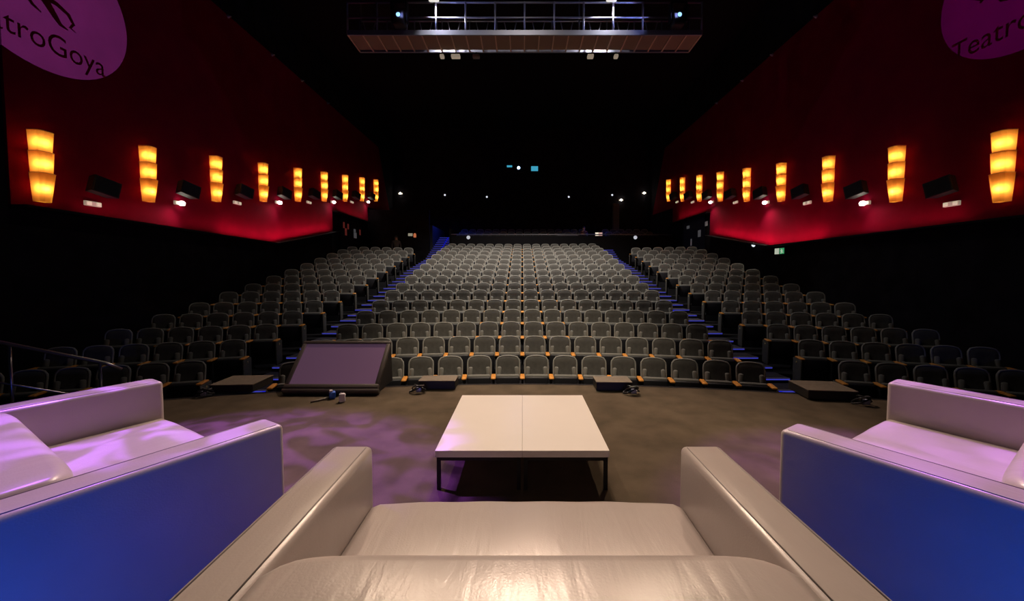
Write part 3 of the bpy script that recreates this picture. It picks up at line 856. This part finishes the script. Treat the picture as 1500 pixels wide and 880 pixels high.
# blue light in the stairwells of the upper tier
area('stairwell_blue_light', (-4.75, 24.0, 5.4), (-4.75, 24.1, 3.0), 16, (.03, .08, 1), .5, .5)
area('stairwell_blue_light', (4.75, 24.6, 5.0), (4.75, 24.6, 3.0), 6, (.03, .10, 1), .5, .5)
struct('wall_stairwell', G().box(-5.6, -5.44, 23.3, 27, 1.8, 4.4).mesh('wall_stairwell', mat('stairwell_paint', (.06, .06, .08), .8)))

# ------------------------------------------------------------------ doors, notices and exit signs on the dark dado
def notice(s, y, z, wy, hz, m, label, off=.012):
    tag(obj('notice', G().box(-.004, .004, -wy / 2, wy / 2, -hz / 2, hz / 2).mesh('notice', m), None, (s * (WX - off), KY(y), KZ(z))), label, 'notice', 'notices by the side doors')
for s, n in ((-1, 1), (1, 2)):
    d = struct('door_%d' % n, G().box(s * WX - .03, s * WX + .03, KY(18.6), KY(20.9), 1.9, KZ(4.15)).mesh('door', M['door']))
    obj('door_frame', G().box(s * WX - .045, s * WX + .045, KY(18.45), KY(18.6), 1.9, KZ(4.3)).box(s * WX - .045, s * WX + .045, KY(20.9), KY(21.05), 1.9, KZ(4.3)).box(s * WX - .045, s * WX + .045, KY(18.45), KY(21.05), KZ(4.15), KZ(4.3)).mesh('door_frame', M['black_metal']), d)
    obj('door_handle', G().tube([(s * (WX - .06), 19.70, 2.75), (s * (WX - .06), 19.70, 3.05)], .02, 8).mesh('door_handle', M['chrome']), d)
LN = 'notice on the dark side door past the purple sofa, '
for y, z, wy, hz, m, lb in ((18.9, 3.86, .16, .30, M['red_paper'], 'tall red ' + LN + 'upper row near edge'), (19.35, 3.84, .16, .28, M['red_paper'], 'tall red ' + LN + 'upper row next'),
                            (19.1, 3.55, .20, .36, M['red_paper'], 'large red ' + LN + 'lower row'), (20.1, 3.72, .24, .16, M['paper'], 'small white ' + LN + 'upper'),
                            (20.15, 3.48, .34, .30, M['paper'], 'large white ' + LN + 'lower'), (20.75, 3.70, .16, .30, M['red_paper'], 'tall red ' + LN + 'far edge')):
    notice(-1, y, z, wy, hz, m, lb, .045)
RN = 'white paper notice on dark wall by the exit-sign side door, '
for y, z, wy, hz, m, lb in ((20.3, 3.92, .34, .16, M['paper'], RN + 'wide and high'), (19.0, 3.46, .30, .34, M['paper'], RN + 'square and low'), (18.3, 3.85, .26, .22, M['paper'], RN + 'nearest the red panel'), (19.9, 3.10, .14, .36, M['paper'], RN + 'narrow and lowest')):
    notice(1, y, z, wy, hz, m, lb, .050)
t = thing('fire_extinguisher_box', 'small red box with pale shelf by the exit-sign side door', 'box', (WX - .05, KY(19.95), KZ(2.52)))
obj('cabinet', G().rbox(-.18, .04, -.2, .2, 0, .26, .02, 2, smooth=False).mesh('cabinet', mat('signal_red', (.4, .02, .03), .5)), t)
obj('shelf', G().box(-.26, .04, -.3, .3, -.04, 0).mesh('shelf', M['paper']), t)
t = thing('exit_sign', 'green and white exit sign under the point of the red panel', 'sign', (WX - .02, KY(13.05), KZ(2.25)))
obj('case', G().box(-.03, .015, -.26, .26, -.12, .12).mesh('case', M['black_metal']), t)
obj('pictogram', G().box(-.04, -.028, -.24, -.02, -.10, .10).mesh('pictogram', M['exit_green']), t)
obj('pictogram', G().box(-.04, -.028, .02, .24, -.10, .10).mesh('pictogram', M['exit_white']), t)
fig = G().tube([(-.043, -.11, .07), (-.043, -.11, .075)], .018, 8).tube([(-.043, -.115, .045), (-.043, -.13, -.01), (-.043, -.17, -.05), (-.043, -.21, -.05)], .012, 6).tube([(-.043, -.13, -.01), (-.043, -.10, -.05), (-.043, -.10, -.085)], .012, 6).tube([(-.043, -.19, .01), (-.043, -.15, .03), (-.043, -.115, .035), (-.043, -.07, .0)], .009, 6)
obj('running_figure', fig.mesh('running_figure', M['exit_white']), t)
tag(obj('wall_lamp', G().lathe([(0, 0), (.07, 0), (.08, .04), (.05, .08), (0, .09)], 12).mesh('wall_lamp', M['dim_lit']), None, (WX - .16, KY(14.3), KZ(2.55)), (0, -PI / 2, 0)), 'small round white lamp on the ledge beyond the exit sign', 'lamp')
t = thing('exit_sign', 'small pale lit sign on dark wall behind the standing person', 'sign', (-6.55, 22.5, 3.75))
struct('wall_rear_left', G().box(-WX, -5.45, 22.55, 22.7, 1.8, 5.2).mesh('wall_rear_left', M['black_fabric']))
obj('case', G().box(-.14, .14, 0, .05, -.09, .09).mesh('case', M['black_metal']), t)
obj('face', G().box(-.13, .13, -.012, 0, -.08, .08).mesh('face', emission('sign_face', (.7, .62, .45), .35)), t)
t = thing('warning_lamp', 'small orange red lamp beside the pale sign at the stairwell', 'lamp', (-6.28, 22.5, 3.70))
obj('base', G().box(-.08, .08, 0, .05, -.16, .16).mesh('base', M['black_metal']), t)
obj('glass', G().lathe([(0, .14), (.05, .12), (.08, .05), (.08, -.10), (0, -.12)], 12, X=T3((0, -.03, 0))).mesh('glass', emission('orange_glow', (.9, .25, .10), .5)), t)

# ------------------------------------------------------------------ lighting catwalk
CWX0, CWX1, CWY0, CWY1, CWZ = -4.75, 4.88, 10.7, 11.5, 8.0
t = thing('lighting_catwalk', 'hanging steel lighting catwalk with brown mesh deck and rails', 'catwalk', (0, 0, 0))
NP = 24
dx = (CWX1 - CWX0) / NP
me_rib = G().box(-.016, .016, CWY0, CWY1, CWZ - .035, CWZ + .01).mesh('deck_rib', M['rib'])
me_deck = G().box(.018, dx - .018, CWY0 + .02, CWY1 - .08, CWZ - .008, CWZ + .004).mesh('deck_panel', M['deck'])
for i in range(NP + 1):
    obj('deck_rib', me_rib, t, (CWX0 + i * dx, 0, 0))
    if i < NP: obj('deck_panel', me_deck, t, (CWX0 + i * dx, 0, 0))
obj('edge_beam', G().box(CWX0, CWX1, CWY0 - .03, CWY0 + .01, CWZ - .04, CWZ + .09).mesh('edge_beam', M['steel']), t)
obj('edge_beam', G().box(CWX0, CWX1, CWY1 - .02, CWY1 + .02, CWZ - .04, CWZ + .04).mesh('edge_beam', M['steel']), t)
for z in (8.43, 8.83):
    obj('rail', G().tube([(CWX0, CWY0, z), (CWX1, CWY0, z)], .024, 8).mesh('rail', M['steel']), t)
    obj('rail', G().tube([(CWX0, CWY1, z + .02), (CWX1, CWY1, z + .02)], .02, 8).mesh('rail', M['steel']), t)
for i in range(13):
    x = CWX0 + i * (CWX1 - CWX0) / 12
    obj('post', G().tube([(x, CWY0, CWZ), (x, CWY0, 8.85)], .026, 8).mesh('post', M['steel']), t)
    obj('post', G().tube([(x, CWY1, CWZ), (x, CWY1, 8.85)], .018, 8).mesh('post', M['steel']), t)
    if i < 12:
        xm = x + .40
        for s in (-1, 1):
            obj('brace', G().tube([(xm + s * .03, CWY1 - .3, CWZ + .02), (xm + s * .17, CWY1 - .3, 8.62)], .014, 6).mesh('brace', M['steel']), t)
for x in (CWX0 + .2, -1.6, 1.6, CWX1 - .2):
    obj('hanger', G().tube([(x, 11.1, CWZ), (x, 11.1, 11.5)], .02, 8).mesh('hanger', M['black_metal']), t)
for n, x in enumerate((-2.38, 2.40)):
    f = thing('work_light', 'bright white lamp clamped to the catwalk rail, %s' % ('over the slanted monitor side' if x < 0 else 'over the exit-sign side'), 'lamp', (x, 10.55, 8.80), 0, 'white lamps on the catwalk rail')
    obj('case', G().rbox(-.14, .14, -.12, .12, 0, .26, .04, 3).mesh('case', M['white_case']), f)
    obj('yoke', G().tube([(-.17, 0, .12), (-.17, 0, .34), (.17, 0, .34), (.17, 0, .12)], .015, 6).mesh('yoke', M['black_metal']), f)
    obj('clamp', G().box(-.03, .03, .10, .13, .0, .08).mesh('clamp', M['black_metal']), f)
    obj('side_lamp', G().lathe([(0, 0), (.05, 0), (.07, .12), (0, .12)], 10, X=T3((.24, 0, .1))).mesh('side_lamp', M['white_case']), f)
    spot('work_beam', (x, 10.53, 8.76), (x + .25 * (1 if x < 0 else -.4), 10.72, 8.0), 170, (1, .95, .95), 110, .5, .05)
for n, x in enumerate((-3.27, 4.15)):
    f = thing('moving_head', 'small black moving head with cold blue beam at catwalk end, %s' % ('slanted monitor side' if x < 0 else 'exit-sign side'), 'lamp', (x, 10.42, 8.17), 0, 'moving heads at the catwalk ends')
    obj('head', G().rbox(-.16, .16, -.04, .24, -.10, .28, .05, 3).mesh('head', M['speaker']), f)
    obj('yoke', G().box(-.22, -.18, .0, .18, .0, .46).box(.18, .22, .0, .18, .0, .46).box(-.22, .22, .0, .18, .46, .52).mesh('yoke', M['black_metal']), f)
    obj('clamp', G().box(-.03, .03, .17, .262, .23, .29).box(-.22, .22, .15, .18, .24, .28).mesh('clamp', M['black_metal']), f)
    spot('moving_head_beam', (x, 10.36, 8.30), (0, 10.75, 8.35), 220, (.35, .40, 1), 60, .6, .05)
    obj('lens', G().lathe([(0, .02), (.035, .015), (.055, 0), (.055, -.02)], 14, X=T3((0, -.045, .14), 0, PI / 2)).mesh('lens', emission('cold_lens', (.25, .55, 1), 2)), f)
for n, (x, wd) in enumerate(((-2.35, .12), (-1.95, .26), (-1.35, .2), (2.0, .18), (2.75, .12))):
    f = thing('spotlight', 'small spotlight hung under the back edge of the catwalk, %s along' % ORD[n], 'lamp', (x, 11.5, 7.80), 0, 'spotlights under the catwalk edge')
    obj('can', G().rbox(-wd / 2, wd / 2, -.07, .07, 0, .09, .02, 2).mesh('can', M['off_white'] if n != 2 else M['grey_plastic']), f)
    obj('clamp', G().box(-.02, .02, -.02, .02, .09, .16).mesh('clamp', M['black_metal']), f)

# ------------------------------------------------------------------ logo projectors (real gobos: stencil plates in front of a small lamp)
def text_geo(s, size, bold=0.0):
    c = bpy.data.curves.new('stencil', 'FONT'); c.body = s; c.size = size; c.align_x = 'CENTER'; c.resolution_u = 4; c.offset = bold
    o = bpy.data.objects.new('stencil', c); COL.objects.link(o)
    dg = bpy.context.evaluated_depsgraph_get(); dg.update()
    me = bpy.data.meshes.new_from_object(o.evaluated_get(dg))
    v = [tuple(p.co) for p in me.vertices]; f = [list(p.vertices) for p in me.polygons]
    bpy.data.objects.remove(o); bpy.data.meshes.remove(me)
    return v, f
TV, TF = text_geo('TeatroGoya', .56)
xs = [p[0] for p in TV]; tw = max(xs) - min(xs)
TV = [(p[0] * 2.33 / tw, p[1] * 1.0) for p in TV]
# curling beast emblem above the word, as a few thick strokes (u along the wall, v up)
EMB = [([(-.75, .30), (-.55, .46), (-.30, .50), (-.05, .44), (.12, .30), (.26, .10), (.34, .0), (.46, -.03)], [.03, .09, .13, .14, .12, .09, .06, .02]),
       ([(.10, .36), (.30, .36), (.48, .28), (.56, .14), (.50, .04), (.60, .0)], [.08, .07, .06, .05, .04, .01]),
       ([(-.15, .40), (-.18, .22), (-.08, .10), (.04, .04)], [.08, .06, .05, .02]),
       ([(-.40, .46), (-.48, .26), (-.40, .12), (-.30, .06)], [.08, .06, .05, .02]),
       ([(-.70, .34), (-.86, .48), (-.80, .66), (-.62, .68)], [.05, .07, .06, .02]),
       ([(.0, .50), (.10, .70), (.30, .78), (.42, .66), (.36, .56)], [.08, .07, .06, .05, .02])]
def logo_projector(s, cy, cz, ra, rb, lamp, watts, color, text_z, text_y, label):
    L0 = Vector(lamp); wx = s * (WX - .05); k = .05
    def to_plate(u, v):                    # wall point (world y, z) -> plate point
        q = Vector((wx, u, v)); return L0 + (q - L0) * k
    t = thing('logo_projector', label, 'projector', lamp)
    def rel(p): return tuple(p - L0)
    n = 64; v = []; f = []
    for i in range(n):
        a = 2 * PI * i / n
        v.append(rel(to_plate(cy + ra * math.cos(a), cz + rb * math.sin(a))))
    for i in range(n):
        a = 2 * PI * i / n
        v.append(rel(to_plate(cy + 9 * math.cos(a), cz + 9 * math.sin(a))))
    f = [(i, (i + 1) % n, n + (i + 1) % n, n + i) for i in range(n)]
    obj('gobo_plate', G().add(v, f).mesh('gobo_plate', M['black']), t)
    d = 1 if s < 0 else -1
    obj('stencil_word', G().add([rel(to_plate(text_y + d * p[0], text_z + p[1])) for p in TV], TF).mesh('stencil_word', M['black']), t)
    g = G()
    for pts, rr in EMB:
        vv = []; ff = []
        for i, (u, q) in enumerate(pts):
            a = Vector(pts[max(i - 1, 0)]); b = Vector(pts[min(i + 1, len(pts) - 1)])
            nrm = (b - a).normalized(); nrm = Vector((-nrm.y, nrm.x)) * rr[i] * .62
            for sg in (-1, 1):
                vv.append(rel(to_plate(text_y + d * (u + .05 + sg * nrm.x) , text_z + .62 + q * 1.0 + sg * nrm.y)))
        ff = [(2 * i, 2 * i + 1, 2 * i + 3, 2 * i + 2) for i in range(len(pts) - 1)]
        g.add(vv, ff)
    obj('stencil_emblem', g.mesh('stencil_emblem', M['black']), t)
    dirn = (Vector((wx, cy, cz)) - L0).normalized()
    o = spot('logo_beam', tuple(L0), (wx, cy, cz), watts, color, 40, .05, 0.0)
    bx = G().rbox(-.16, .16, -.16, .16, .04, .50, .03, 2).mesh('housing', M['speaker'])
    h = obj('housing', bx, t); h.rotation_euler = (-dirn).to_track_quat('Z', 'Y').to_euler()
logo_projector(-1, KY(7.18), KZ(6.70), 1.56, 1.52, (-1.6, 5.2, 7.4), 7500, (.12, .80, 1.0), KZ(5.60), KY(7.08), 'black logo projector throwing a purple disc on wall past purple sofa')
logo_projector(1, KY(6.78), KZ(6.80), 1.49, 1.44, (1.6, 5.0, 7.4), 2900, (.14, .12, 1.0), KZ(5.76), KY(6.86), 'black logo projector throwing a purple disc on the exit-sign wall')
